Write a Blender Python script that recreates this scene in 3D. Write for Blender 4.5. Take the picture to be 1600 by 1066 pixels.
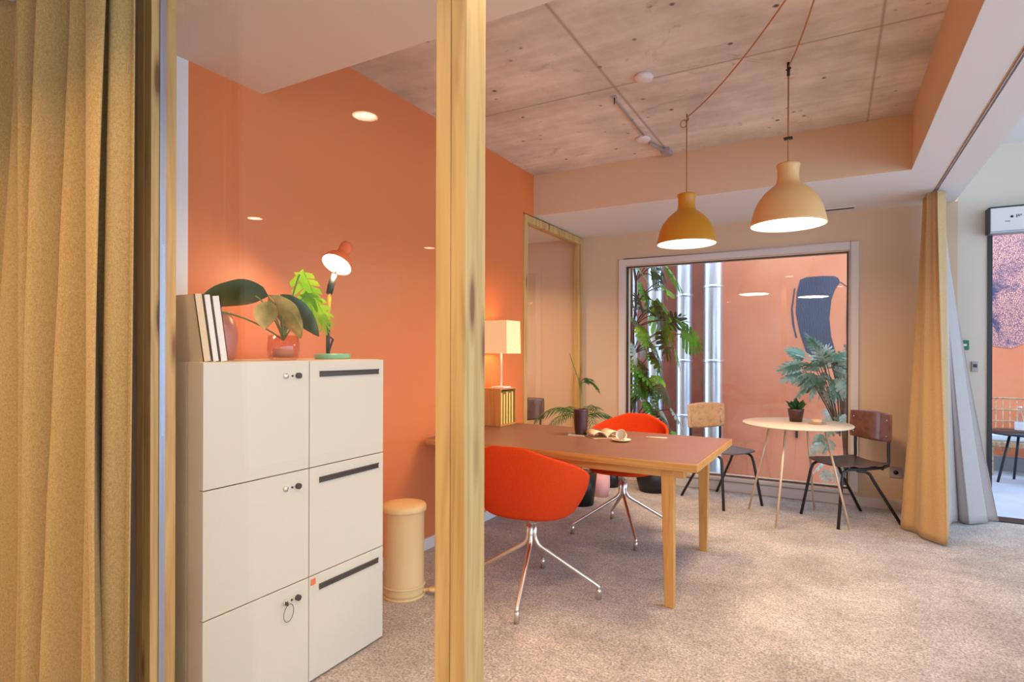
import bpy, bmesh, math, random
from mathutils import Vector, Matrix
random.seed(7)
PI = math.pi
for o in list(bpy.data.objects): bpy.data.objects.remove(o, do_unlink=True)
S = bpy.context.scene
C = S.collection
# ------------------------------------------------------------------ camera
cam_d = bpy.data.cameras.new('camera'); cam = bpy.data.objects.new('camera', cam_d); C.objects.link(cam)
cam_d.sensor_width = 36; cam_d.lens = 903/1600*36; cam_d.shift_y = 15.9/1600
cam_d.clip_start = 0.02; cam_d.clip_end = 200
cam.location = (0, 0, 1.3)
cam.rotation_euler = (Matrix.Rotation(.5069, 3, 'Z') @ Matrix.Rotation(PI/2, 3, 'X') @ Matrix.Rotation(.0028, 3, 'Z')).to_euler()
S.camera = cam
# ------------------------------------------------------------------ world, exposure
W = bpy.data.worlds.new('sky'); S.world = W; W.use_nodes = True
bg = W.node_tree.nodes['Background']; bg.inputs[0].default_value = (.50, .72, 1.0, 1); bg.inputs[1].default_value = 7.2
S.view_settings.view_transform = 'Standard'; S.view_settings.look = 'None'
S.view_settings.gamma = 1; S.view_settings.use_curve_mapping = False
S.view_settings.exposure = -0.6
WARM = (1.0, .66, .36)
K_DOWN = 20.0      # downlight watts
K_PEND = 33.0
# ------------------------------------------------------------------ materials
MATS = {}
def mat(name, col, rough=.6, metal=0, spec=.5, bump=None, var=None, emit=None, trans=0, sheen=0, coat=0):
    m = bpy.data.materials.new(name); m.use_nodes = True
    nt = m.node_tree; b = nt.nodes['Principled BSDF']
    b.inputs['Base Color'].default_value = (*col, 1); b.inputs['Roughness'].default_value = rough
    b.inputs['Metallic'].default_value = metal; b.inputs['Specular IOR Level'].default_value = spec
    if sheen: b.inputs['Sheen Weight'].default_value = sheen
    if coat: b.inputs['Coat Weight'].default_value = coat
    tc = nt.nodes.new('ShaderNodeTexCoord')
    if emit:
        b.inputs['Emission Color'].default_value = (*emit[0], 1); b.inputs['Emission Strength'].default_value = emit[1]
    if trans: b.inputs['Transmission Weight'].default_value = trans
    if var:   # (scale, amount, stretch xyz)
        n = nt.nodes.new('ShaderNodeTexNoise'); n.inputs['Scale'].default_value = var[0]; n.inputs['Detail'].default_value = 5
        mp = nt.nodes.new('ShaderNodeMapping'); mp.inputs['Scale'].default_value = var[2] if len(var) > 2 else (1, 1, 1)
        nt.links.new(tc.outputs['Object'], mp.inputs[0]); nt.links.new(mp.outputs[0], n.inputs['Vector'])
        r = nt.nodes.new('ShaderNodeValToRGB'); a = var[1]
        r.color_ramp.elements[0].position = .3; r.color_ramp.elements[1].position = .7
        r.color_ramp.elements[0].color = (*[c*(1-a) for c in col], 1)
        r.color_ramp.elements[1].color = (*[min(1, c*(1+a)) for c in col], 1)
        nt.links.new(n.outputs['Fac'], r.inputs[0]); nt.links.new(r.outputs[0], b.inputs['Base Color'])
    if bump:
        n = nt.nodes.new('ShaderNodeTexNoise'); n.inputs['Scale'].default_value = bump[0]; n.inputs['Detail'].default_value = 3
        nt.links.new(tc.outputs['Object'], n.inputs['Vector'])
        bp = nt.nodes.new('ShaderNodeBump'); bp.inputs['Strength'].default_value = bump[1]; bp.inputs['Distance'].default_value = bump[2]
        nt.links.new(n.outputs['Fac'], bp.inputs['Height']); nt.links.new(bp.outputs[0], b.inputs['Normal'])
    MATS[name] = m
    return m
def N(nt, t, **kw):
    n = nt.nodes.new(t)
    for k, v in kw.items():
        if k in n.inputs: n.inputs[k].default_value = v
        else: setattr(n, k, v)
    return n
def ramp(nt, src, stops):
    r = nt.nodes.new('ShaderNodeValToRGB')
    while len(r.color_ramp.elements) < len(stops): r.color_ramp.elements.new(.5)
    for e, (p, c) in zip(r.color_ramp.elements, stops):
        e.position = p; e.color = (*c, 1) if len(c) == 3 else c
    nt.links.new(src, r.inputs[0]); return r.outputs[0]
def mix(nt, f, a, b, mode='MIX'):
    m = nt.nodes.new('ShaderNodeMix'); m.data_type = 'RGBA'; m.blend_type = mode
    for sock, v in ((m.inputs[0], f), (m.inputs[6], a), (m.inputs[7], b)):
        if isinstance(v, (int, float)): sock.default_value = v
        elif isinstance(v, tuple): sock.default_value = (*v, 1)
        else: nt.links.new(v, sock)
    return m.outputs[2]
def wood(name, c0, c1, axis=2, rough=.5, knots=True, scale=1.0, coat=0):
    m = mat(name, c0, rough, coat=coat); nt = m.node_tree; b = nt.nodes['Principled BSDF']
    tc = N(nt, 'ShaderNodeTexCoord'); st = [22*scale]*3; st[axis] = 1.1*scale
    mp = N(nt, 'ShaderNodeMapping'); mp.inputs['Scale'].default_value = st
    nt.links.new(tc.outputs['Object'], mp.inputs[0])
    n = N(nt, 'ShaderNodeTexNoise', Scale=1.6, Detail=6, Distortion=.6); nt.links.new(mp.outputs[0], n.inputs['Vector'])
    col = ramp(nt, n.outputs['Fac'], [(.3, c1), (.52, c0), (.75, tuple(min(1, x*1.12) for x in c0))])
    if knots:
        mp2 = N(nt, 'ShaderNodeMapping'); s2 = [15, 15, 15]; s2[axis] = 2.6; mp2.inputs['Scale'].default_value = s2
        nt.links.new(tc.outputs['Object'], mp2.inputs[0])
        v = N(nt, 'ShaderNodeTexVoronoi', Scale=1.0); nt.links.new(mp2.outputs[0], v.inputs['Vector'])
        f = ramp(nt, v.outputs['Distance'], [(.10, (1, 1, 1)), (.17, (.4, .4, .4)), (.27, (0, 0, 0))])
        col = mix(nt, f, col, (.20, .085, .03))
    nt.links.new(col, b.inputs['Base Color'])
    bp = N(nt, 'ShaderNodeBump', Strength=.15, Distance=.002); nt.links.new(n.outputs['Fac'], bp.inputs['Height'])
    nt.links.new(bp.outputs[0], b.inputs['Normal'])
    return m
M_white = mat('white_paint', (.80, .74, .66), .7, var=(1.5, .03))
M_warmwall = mat('warm_white_paint', (.72, .61, .49), .7, var=(1.3, .03))
M_ceilw = mat('warm_lit_white_plaster', (.80, .66, .54), .75)  # warm copy of the white plaster, lamp light put into its colour
M_ceil = mat('plaster_white', (.80, .77, .74), .75)
M_warmlit = mat('warm_lit_wall_paint', (.70, .495, .32), .7, var=(1.2, .03))  # off-white paint with the warm room light put into its colour
M_soffit = mat('warm_lit_plaster', (.76, .52, .325), .75)  # bulkhead plaster, warm light mixed into the base colour
M_orange = mat('orange_wall_paint', (.76, .205, .055), .42, var=(.9, .05), bump=(60, .04, .002))
M_trimw = mat('trim_white', (.82, .80, .78), .45)
M_wframe = mat('window_frame_paint', (.70, .62, .56), .45)
M_dark = mat('black_plastic', (.02, .02, .022), .4)
M_blackm = mat('black_powder_metal', (.018, .018, .022), .38)
M_seal = mat('dark_rubber_seal', (.05, .03, .03), .5)
M_chrome = mat('brushed_chrome', (.80, .76, .70), .28, 1)
M_alu = mat('aluminium_channel', (.40, .42, .48), .45, .8)
M_pine = wood('pine_wood', (.61, .38, .13), (.43, .23, .065), 2, .5)
M_oak = wood('oak_wood', (.62, .30, .08), (.50, .21, .045), 2, .42, False)
M_oakx = wood('oak_wood_lengthwise', (.64, .31, .085), (.50, .21, .045), 0, .42, False)
M_beech = wood('beech_plywood', (.66, .36, .15), (.55, .27, .10), 0, .35, False, .6, .4)
M_walnut = wood('walnut_plywood', (.17, .055, .028), (.10, .03, .015), 0, .3, False, .6, .5)
M_greyseat = mat('grey_plywood', (.13, .13, .16), .35)
M_brownseat = mat('brown_plywood', (.13, .075, .065), .35)
M_lino = mat('brown_desk_linoleum', (.22, .095, .062), .42, var=(8, .06))
M_cab = mat('cream_lacquer', (.68, .63, .50), .28, var=(1.4, .02))
M_cabside = mat('cabinet_side_board', (.74, .60, .40), .4, var=(3, .05))
M_fab = mat('orange_felt', (.62, .048, .006), .9, spec=.15, var=(300, .2), bump=(500, .35, .001))
M_ochre = mat('ochre_silicone', (.64, .265, .012), .42)
M_sand = mat('sandy_orange_silicone', (.80, .43, .16), .42)
M_bin = mat('yellow_painted_steel', (.86, .58, .25), .35)
M_coral = mat('coral_lamp_shade', (.85, .17, .05), .35)
M_mint = mat('mint_green_lamp_base', (.18, .46, .27), .35)
M_ylamp = mat('yellow_lamp_stem', (.85, .45, .05), .4)
M_shadein = mat('white_enamel', (.9, .88, .84), .4)
M_black_pot = mat('black_pot', (.012, .012, .014), .4)
M_brown_pot = mat('dark_brown_pot', (.06, .022, .018), .35)
M_pink = mat('dusty_pink_ceramic', (.55, .20, .15), .35)
M_pinkpot = mat('pale_pink_pot', (.80, .42, .42), .5)
M_soil = mat('soil', (.03, .018, .01), .9, bump=(80, .6, .01))
M_paper = mat('book_paper', (.84, .80, .72), .7, var=(6, .03))
M_manila = mat('manila_cover', (.74, .58, .36), .6)
M_ybook = mat('yellow_book_cover', (.86, .60, .16), .55)
M_porc = mat('cream_porcelain', (.84, .72, .52), .25)
M_kraft = mat('beige_card', (.66, .42, .26), .6)
M_gal = mat('galvanised_duct', (.72, .77, .86), .30, .92, var=(5, .12, (3, 3, .4)))
M_cord = mat('braided_brown_cord', (.50, .22, .07), .7)
M_cond = mat('dusty_conduit', (.40, .29, .24), .6)
M_greyp = mat('grey_plastic', (.42, .36, .36), .5)
M_wplas = mat('white_plastic', (.80, .74, .70), .4)
M_green = mat('green_exit_box', (.02, .16, .07), .4)
M_orstk = mat('orange_sticker', (.80, .17, .04), .5)
M_wick = mat('wicker', (.56, .36, .20), .8, var=(40, .35))
M_cush = mat('white_cushion', (.8, .82, .85), .8)
M_patio = mat('pale_patio_concrete', (.50, .55, .62), .8, var=(3, .1), bump=(120, .3, .003))
M_curb = mat('grey_curb', (.30, .31, .34), .8)
M_bark = mat('bark_stem', (.13, .06, .035), .8)
M_stem = mat('plant_stem', (.16, .22, .05), .6)
M_roundtop = mat('cream_table_top', (.78, .66, .50), .35)
M_rod = mat('beige_metal_rod', (.70, .50, .33), .35, .3)
M_facade = mat('facade_mullion', (.25, .25, .26), .5)
def glow(name, col, s):
    return mat(name, (.9, .9, .9), .5, emit=(col, s))
M_bulb = glow('lamp_glow', (1.0, .86, .66), 16)
M_pglow = glow('pendant_glow', (1.0, .90, .74), 6)
M_shade = mat('lit_linen_shade', (.85, .66, .38), .8, emit=((1.0, .60, .22), .55))
def glass(name, tint, ior, rough=0.0):
    m = bpy.data.materials.new(name); m.use_nodes = True; nt = m.node_tree; nt.nodes.clear()
    out = N(nt, 'ShaderNodeOutputMaterial'); t = N(nt, 'ShaderNodeBsdfTransparent'); t.inputs[0].default_value = (*tint, 1)
    g = N(nt, 'ShaderNodeBsdfGlossy'); g.inputs['Roughness'].default_value = rough
    f = N(nt, 'ShaderNodeFresnel'); ge = N(nt, 'ShaderNodeNewGeometry'); mr = N(nt, 'ShaderNodeMapRange')
    mr.inputs[3].default_value = ior; mr.inputs[4].default_value = 1/ior
    nt.links.new(ge.outputs['Backfacing'], mr.inputs[0]); nt.links.new(mr.outputs[0], f.inputs[0])   # same reflectance from both sides of the pane
    mx = N(nt, 'ShaderNodeMixShader'); nt.links.new(f.outputs[0], mx.inputs[0])
    nt.links.new(t.outputs[0], mx.inputs[1]); nt.links.new(g.outputs[0], mx.inputs[2]); nt.links.new(mx.outputs[0], out.inputs[0])
    return m
M_glass = glass('window_glass', (.97, .98, .98), 1.5)
M_pane = glass('partition_glass', (.985, .98, .975), 1.45)
M_vase = glass('pink_glass', (.94, .80, .74), 1.5, .02)
# concrete ceiling
def concrete():
    m = mat('raw_concrete', (.5, .4, .35), .8); nt = m.node_tree; b = nt.nodes['Principled BSDF']
    tc = N(nt, 'ShaderNodeTexCoord'); P = tc.outputs['Object']
    n1 = N(nt, 'ShaderNodeTexNoise', Scale=1.6, Detail=9, Roughness=.62); nt.links.new(P, n1.inputs['Vector'])
    base = ramp(nt, n1.outputs['Fac'], [(.3, (.50, .42, .33)), (.5, (.70, .62, .52)), (.68, (.88, .81, .70))])
    mp = N(nt, 'ShaderNodeMapping'); mp.inputs['Scale'].default_value = (1.5, 14, 1); nt.links.new(P, mp.inputs[0])
    n2 = N(nt, 'ShaderNodeTexNoise', Scale=1.2, Detail=4); nt.links.new(mp.outputs[0], n2.inputs['Vector'])
    gr = ramp(nt, n2.outputs['Fac'], [(.35, (.86, .86, .86)), (.65, (1.06, 1.06, 1.06))])
    base = mix(nt, .6, base, gr, 'MULTIPLY')
    # pits
    n3 = N(nt, 'ShaderNodeTexNoise', Scale=5.5, Detail=3); nt.links.new(P, n3.inputs['Vector'])
    v = N(nt, 'ShaderNodeTexVoronoi', Scale=9); nt.links.new(P, v.inputs['Vector'])
    pit = ramp(nt, v.outputs['Distance'], [(.07, (1, 1, 1)), (.16, (0, 0, 0))])
    msk = ramp(nt, n3.outputs['Fac'], [(.50, (0, 0, 0)), (.57, (1, 1, 1))])
    pf = mix(nt, 1.0, pit, msk, 'MULTIPLY')
    base = mix(nt, pf, base, (.16, .10, .08))
    n5 = N(nt, 'ShaderNodeTexNoise', Scale=3.3, Detail=8, Roughness=.75, Distortion=1.2); nt.links.new(P, n5.inputs['Vector'])
    base = mix(nt, ramp(nt, n5.outputs['Fac'], [(.58, (0, 0, 0)), (.72, (.6, .6, .6))]), base, (.34, .25, .19))
    # board joints
    sep = N(nt, 'ShaderNodeSeparateXYZ'); nt.links.new(P, sep.inputs[0])
    def line(sock, pos, w):
        a = N(nt, 'ShaderNodeMath', operation='SUBTRACT'); nt.links.new(sock, a.inputs[0]); a.inputs[1].default_value = pos
        a2 = N(nt, 'ShaderNodeMath', operation='ABSOLUTE'); nt.links.new(a.outputs[0], a2.inputs[0])
        return ramp(nt, a2.outputs[0], [(0, (.8, .8, .8)), (w*.5, (.45, .45, .45)), (w, (0, 0, 0))])
    for sock, pos, w in ((sep.outputs[0], -1.13, .014), (sep.outputs[0], .2, .010), (sep.outputs[1], 3.27, .012)):
        base = mix(nt, line(sock, pos, w), base, (.36, .26, .20))
    nt.links.new(base, b.inputs['Base Color'])
    bp = N(nt, 'ShaderNodeBump', Strength=.25, Distance=.01); nt.links.new(n1.outputs['Fac'], bp.inputs['Height'])
    nt.links.new(bp.outputs[0], b.inputs['Normal'])
    return m
M_conc = concrete()
def carpet():
    m = mat('beige_carpet', (.5, .4, .33), .95, spec=.1, sheen=.15); nt = m.node_tree; b = nt.nodes['Principled BSDF']
    tc = N(nt, 'ShaderNodeTexCoord'); P = tc.outputs['Object']
    n1 = N(nt, 'ShaderNodeTexNoise', Scale=95, Detail=3, Roughness=.7); nt.links.new(P, n1.inputs['Vector'])
    n2 = N(nt, 'ShaderNodeTexNoise', Scale=2.2, Detail=6, Roughness=.65); nt.links.new(P, n2.inputs['Vector'])
    n4 = N(nt, 'ShaderNodeTexNoise', Scale=26, Detail=4, Roughness=.7); nt.links.new(P, n4.inputs['Vector'])
    base = ramp(nt, n1.outputs['Fac'], [(.34, (.29, .245, .215)), (.5, (.54, .475, .425)), (.66, (.76, .69, .63))])
    low = ramp(nt, n2.outputs['Fac'], [(.38, (.70, .68, .66)), (.62, (1.12, 1.12, 1.12))])
    mid = ramp(nt, n4.outputs['Fac'], [(.35, (.80, .80, .80)), (.65, (1.12, 1.12, 1.12))])
    base = mix(nt, .8, base, low, 'MULTIPLY'); base = mix(nt, .9, base, mid, 'MULTIPLY')
    nt.links.new(base, b.inputs['Base Color'])
    bp = N(nt, 'ShaderNodeBump', Strength=.6, Distance=.006); nt.links.new(n1.outputs['Fac'], bp.inputs['Height'])
    nt.links.new(bp.outputs[0], b.inputs['Normal'])
    return m
M_carpet = carpet()
def cloth(name, c0, c1):
    m = mat(name, c0, .9, spec=.15, sheen=.15); nt = m.node_tree; b = nt.nodes['Principled BSDF']
    tc = N(nt, 'ShaderNodeTexCoord'); P = tc.outputs['Object']
    mp = N(nt, 'ShaderNodeMapping'); mp.inputs['Scale'].default_value = (1, 1, 4); nt.links.new(P, mp.inputs[0])
    n1 = N(nt, 'ShaderNodeTexNoise', Scale=170, Detail=2); nt.links.new(mp.outputs[0], n1.inputs['Vector'])
    mp2 = N(nt, 'ShaderNodeMapping'); mp2.inputs['Scale'].default_value = (4, 4, 1); nt.links.new(P, mp2.inputs[0])
    n2 = N(nt, 'ShaderNodeTexNoise', Scale=120, Detail=2); nt.links.new(mp2.outputs[0], n2.inputs['Vector'])
    f = mix(nt, .5, n1.outputs['Color'], n2.outputs['Color'])
    base = ramp(nt, f, [(.4, c1), (.6, c0)])
    nt.links.new(base, b.inputs['Base Color'])
    bp = N(nt, 'ShaderNodeBump', Strength=.3, Distance=.002); nt.links.new(n1.outputs['Fac'], bp.inputs['Height'])
    nt.links.new(bp.outputs[0], b.inputs['Normal'])
    return m
M_curt = cloth('ochre_linen', (.53, .345, .13), (.34, .21, .07))
M_curt2 = cloth('sand_linen', (.62, .40, .19), (.46, .28, .12))
M_curt3 = cloth('grey_linen', (.52, .44, .40), (.42, .35, .32))
def mural_wall():
    m = mat('orange_exterior_render', (.8, .3, .16), .8); nt = m.node_tree; b = nt.nodes['Principled BSDF']
    tc = N(nt, 'ShaderNodeTexCoord'); P = tc.outputs['Object']
    n = N(nt, 'ShaderNodeTexNoise', Scale=1.1, Detail=7, Roughness=.6); nt.links.new(P, n.inputs['Vector'])
    base = ramp(nt, n.outputs['Fac'], [(.3, (.72, .20, .09)), (.7, (.85, .30, .145))])
    nt.links.new(base, b.inputs['Base Color']); return m
M_mural = mural_wall()
M_redwall = mat('red_brown_cladding', (.40, .12, .065), .8, var=(2, .15))
def hatch(name, ca, cb, scale, lo, hi):
    m = mat(name, ca, .8); nt = m.node_tree; b = nt.nodes['Principled BSDF']
    tc = N(nt, 'ShaderNodeTexCoord'); P = tc.outputs['Object']
    w = N(nt, 'ShaderNodeTexWave', Scale=scale, Distortion=9, Detail=3); nt.links.new(P, w.inputs['Vector'])
    n = N(nt, 'ShaderNodeTexNoise', Scale=6, Detail=5); nt.links.new(P, n.inputs['Vector'])
    f = mix(nt, .55, w.outputs['Color'], n.outputs['Color'])
    base = ramp(nt, f, [(lo, cb), (hi, ca)])
    nt.links.new(base, b.inputs['Base Color']); return m
M_slate = hatch('slate_mural_paint', (.085, .085, .12), (.05, .05, .075), 14, .3, .7)
M_etch = mat('etched_mural_paint', (.8, .33, .2), .8)
def etch():
    nt = M_etch.node_tree; b = nt.nodes['Principled BSDF']; P = N(nt, 'ShaderNodeTexCoord').outputs['Object']
    v = N(nt, 'ShaderNodeTexVoronoi', Scale=62); v.feature = 'DISTANCE_TO_EDGE'; nt.links.new(P, v.inputs['Vector'])
    fine = ramp(nt, v.outputs['Distance'], [(.06, (.24, .10, .14)), (.20, (.86, .42, .30))])
    n = N(nt, 'ShaderNodeTexNoise', Scale=3.2, Detail=6, Roughness=.7, Distortion=.8); nt.links.new(P, n.inputs['Vector'])
    f = ramp(nt, n.outputs['Fac'], [(.50, (0, 0, 0)), (.58, (1, 1, 1))])
    sep = N(nt, 'ShaderNodeSeparateXYZ'); nt.links.new(P, sep.inputs[0])
    top = N(nt, 'ShaderNodeMapRange'); top.inputs[1].default_value = 2.35; top.inputs[2].default_value = 2.0; nt.links.new(sep.outputs[2], top.inputs[0])
    f = mix(nt, 1.0, f, top.outputs[0], 'MULTIPLY')
    nt.links.new(mix(nt, f, fine, (.07, .06, .13)), b.inputs['Base Color'])
etch()
def leafmat(name, c0, c1, trans=.35):
    m = mat(name, c0, .38); nt = m.node_tree; b = nt.nodes['Principled BSDF']
    tc = N(nt, 'ShaderNodeTexCoord')
    n = N(nt, 'ShaderNodeTexNoise', Scale=9, Detail=4); nt.links.new(tc.outputs['Object'], n.inputs['Vector'])
    base = ramp(nt, n.outputs['Fac'], [(.38, c1), (.62, c0)]); nt.links.new(base, b.inputs['Base Color'])
    t = N(nt, 'ShaderNodeBsdfTranslucent'); nt.links.new(base, t.inputs[0])
    mx = N(nt, 'ShaderNodeMixShader'); mx.inputs[0].default_value = trans
    out = nt.nodes['Material Output']
    nt.links.new(b.outputs[0], mx.inputs[1]); nt.links.new(t.outputs[0], mx.inputs[2]); nt.links.new(mx.outputs[0], out.inputs[0])
    return m
L_mid = leafmat('monstera_leaf', (.14, .42, .03), (.06, .24, .02))
L_light = leafmat('fresh_leaf', (.34, .62, .03), (.16, .42, .02))
L_dark = leafmat('dark_leaf', (.05, .10, .025), (.02, .05, .015), .15)
L_olive = leafmat('variegated_leaf', (.78, .62, .20), (.26, .25, .06))
L_daylit = leafmat('daylight_tint_leaf', (.22, .42, .30), (.09, .24, .14))  # bluish daylight tint put into the leaf colour
L_pale = leafmat('silvery_leaf', (.66, .76, .68), (.34, .50, .40))
L_palm = leafmat('palm_leaf', (.05, .15, .04), (.02, .07, .02), .2)
# ------------------------------------------------------------------ geometry
class MB:
    def __init__(s): s.v = []; s.f = []; s.sm = []
    def add(s, vs, fs, smooth=False):
        k = len(s.v); s.v += [tuple(v) for v in vs]
        for f in fs: s.f.append([k+i for i in f]); s.sm.append(smooth)
        return s
    def box(s, x0, y0, z0, x1, y1, z1, M=None):
        vs = [(x, y, z) for z in (z0, z1) for y in (y0, y1) for x in (x0, x1)]
        if M: vs = [M @ Vector(v) for v in vs]
        return s.add(vs, [(0, 2, 3, 1), (4, 5, 7, 6), (0, 1, 5, 4), (2, 6, 7, 3), (0, 4, 6, 2), (1, 3, 7, 5)])
    def tube(s, pts, r, n=10, caps=True, closed=False):
        pts = [Vector(p) for p in pts]; m = len(pts)
        rs = r if isinstance(r, (list, tuple)) else [r]*m
        vs = []; prev = None
        for i, p in enumerate(pts):
            if closed: t = pts[(i+1) % m] - pts[i-1]
            else: t = pts[min(i+1, m-1)] - pts[max(i-1, 0)]
            t.normalize()
            if prev is None:
                a = Vector((0, 0, 1)) if abs(t.z) < .9 else Vector((1, 0, 0))
                u = t.cross(a).normalized()
            else:
                u = (prev - t*prev.dot(t)).normalized()
            w = t.cross(u); prev = u
            for k in range(n):
                an = 2*PI*k/n; vs.append(p + (u*math.cos(an) + w*math.sin(an))*rs[i])
        fs = []
        for i in range(m if closed else m-1):
            j = (i+1) % m
            for k in range(n): fs.append((i*n+k, i*n+(k+1) % n, j*n+(k+1) % n, j*n+k))
        s.add(vs, fs, True)
        if caps and not closed:
            s.add(vs[:n], [tuple(range(n))[::-1]]); s.add(vs[-n:], [tuple(range(n))])
        return s
    def lathe(s, prof, n=32, c=(0, 0, 0), M=None):
        vs = []; fs = []; m = len(prof)
        for (r, z) in prof:
            for k in range(n):
                a = 2*PI*k/n; vs.append(Vector((c[0]+r*math.cos(a), c[1]+r*math.sin(a), c[2]+z)))
        if M: vs = [M @ v for v in vs]
        for i in range(m-1):
            for k in range(n): fs.append((i*n+k, i*n+(k+1) % n, (i+1)*n+(k+1) % n, (i+1)*n+k))
        return s.add(vs, fs, True)
    def grid(s, fn, nu, nv, smooth=True):
        vs = [fn(i/nu, j/nv) for i in range(nu+1) for j in range(nv+1)]
        fs = [(i*(nv+1)+j, (i+1)*(nv+1)+j, (i+1)*(nv+1)+j+1, i*(nv+1)+j+1) for i in range(nu) for j in range(nv)]
        return s.add(vs, fs, smooth)
    def prism(s, poly, fn, h):  # poly 2D, fn(a,b,t) -> point
        n = len(poly)
        vs = [fn(a, b, 0) for a, b in poly] + [fn(a, b, h) for a, b in poly]
        return s.add(vs, [tuple(range(n))[::-1], tuple(range(n, 2*n))] + [(i, (i+1) % n, n+(i+1) % n, n+i) for i in range(n)])
    def build(s, name, m, parent=None, bevel=0, solid=0, sub=0, loc=None):
        me = bpy.data.meshes.new(name); me.from_pydata(s.v, [], s.f); me.update()
        for p, k in zip(me.polygons, s.sm): p.use_smooth = k
        bm = bmesh.new(); bm.from_mesh(me)
        bmesh.ops.remove_doubles(bm, verts=bm.verts, dist=1e-5)
        bmesh.ops.recalc_face_normals(bm, faces=bm.faces); bm.to_mesh(me); bm.free()
        if isinstance(m, (list, tuple)):
            for q in m: me.materials.append(q)
        else: me.materials.append(m)
        o = bpy.data.objects.new(name, me); C.objects.link(o)
        if loc: o.location = loc
        if parent: o.parent = parent
        if solid:
            d = o.modifiers.new('s', 'SOLIDIFY'); d.thickness = solid; d.offset = 0
        if bevel:
            d = o.modifiers.new('b', 'BEVEL'); d.width = bevel; d.segments = 2; d.limit_method = 'ANGLE'; d.angle_limit = .7
        if sub:
            d = o.modifiers.new('u', 'SUBSURF'); d.levels = sub; d.render_levels = sub
        return o
def box(*a): return MB().box(*a)
def tag(o, label, cat, group=None, kind=None):
    o['label'] = label; o['category'] = cat
    if group: o['group'] = group
    if kind: o['kind'] = kind
    return o
def thing(name, label, cat, loc=(0, 0, 0), rz=0, group=None):
    o = bpy.data.objects.new(name, None); C.objects.link(o); o.empty_display_size = .1
    o.location = loc; o.rotation_euler = (0, 0, rz)
    return tag(o, label, cat, group)
def dup(root, loc, rz, label):
    def cp(o, par):
        c = o.copy(); C.objects.link(c); c.parent = par
        for ch in [q for q in o.children]: cp(ch, c)
        return c
    r = cp(root, None); r.location = loc; r.rotation_euler = (0, 0, rz); r['label'] = label
    return r
def struct(name, mb, m, label=None, **kw):
    o = mb.build(name, m, **kw); o['kind'] = 'structure'
    o['label'] = label or name.replace('_', ' '); o['category'] = 'room'
    return o
def area(name, size, power, loc, parent=None, rot=(0, 0, 0), col=WARM, shape='DISK', spread=PI):
    d = bpy.data.lights.new(name, 'AREA'); d.shape = shape; d.size = size; d.energy = power; d.color = col; d.spread = spread
    o = bpy.data.objects.new(name, d); C.objects.link(o); o.location = loc; o.rotation_euler = rot
    if parent: o.parent = parent
    return o
def arc(c, r, a0, a1, n, fn): return [fn(c[0]+r*math.cos(a0+(a1-a0)*i/n), c[1]+r*math.sin(a0+(a1-a0)*i/n)) for i in range(n+1)]

# =================================================================== SETTING
XW, YB, ZS, ZC = -2.328, 5.70, 2.495, 2.86
Y1, Y2, X2 = 1.79, 4.58, .447
XE = .84
struct('floor', box(-5.6, -4.6, -.12, 4.6, YB+.12, 0), M_carpet, 'beige speckled carpet floor of the room')
# orange wall and its neighbours on the left
struct('wall_left', box(XW-.1, 1.435, 0, XW, 4.385, ZS).box(XW-.1, 1.79, ZS, XW, Y2, ZC), M_orange, 'glossy orange painted wall on the left')
struct('trim_1', box(XW-.1, 1.10, 0, XW, 1.435, ZS), M_trimw, 'white wall pier beside the orange wall')
struct('baseboard_left', box(XW, 1.435, 0, XW+.014, 4.385, .075), M_trimw, 'white baseboard along the orange wall', bevel=.003)
# window wall with opening
wx0, wx1, wz0, wz1 = -1.838, .115, .134, 2.16
dx0, dz1 = 1.062, 2.24
mb = MB()
mb.box(-5.6, YB, -.6, wx0, YB+.14, ZS).box(wx0, YB, -.6, wx1, YB+.14, wz0).box(wx0, YB, wz1, wx1, YB+.14, ZS)
mb.box(wx1, YB, -.6, XE+.02, YB+.14, ZS)
struct('wall_back', mb, M_warmlit, 'off-white wall around the picture window, warm light in its colour')
struct('wall_right', box(XE+.02, YB, 0, dx0, YB+.14, 3.0).box(dx0, YB, dz1, 2.6, YB+.14, 3.0).box(2.6, YB, 0, 4.6, YB+.14, 3.0), M_warmwall, 'off-white wall around the sliding door opening')
struct('baseboard_back', box(XW+.02, YB-.016, 0, .9, YB, .085), M_wframe, 'pale baseboard below the picture window', bevel=.003)
# window frame (structure with parts)
wf = struct('window_1', box(wx0-.075, YB-.022, wz0-.02, wx0-.012, YB+.05, wz1+.075).box(wx1+.012, YB-.022, wz0-.02, wx1+.075, YB+.05, wz1+.075)
      .box(wx0-.012, YB-.022, wz1+.012, wx1+.012, YB+.05, wz1+.075).box(wx0-.012, YB-.03, wz0-.035, wx1+.012, YB+.05, wz0-.008), M_wframe, 'painted frame of the big picture window', bevel=.004)
MB().box(wx0-.012, YB+.002, wz0-.012, wx0+.008, YB+.055, wz1+.012).box(wx1-.012, YB+.002, wz0-.012, wx1+.012, YB+.055, wz1+.012)\
   .box(wx0, YB+.002, wz1-.006, wx1, YB+.055, wz1+.012).box(wx0, YB+.002, wz0-.012, wx1, YB+.055, wz0+.006).build('window_seal', M_seal, wf)
box(wx0, YB+.03, wz0, wx1, YB+.036, wz1).build('window_pane', M_glass, wf)
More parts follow.
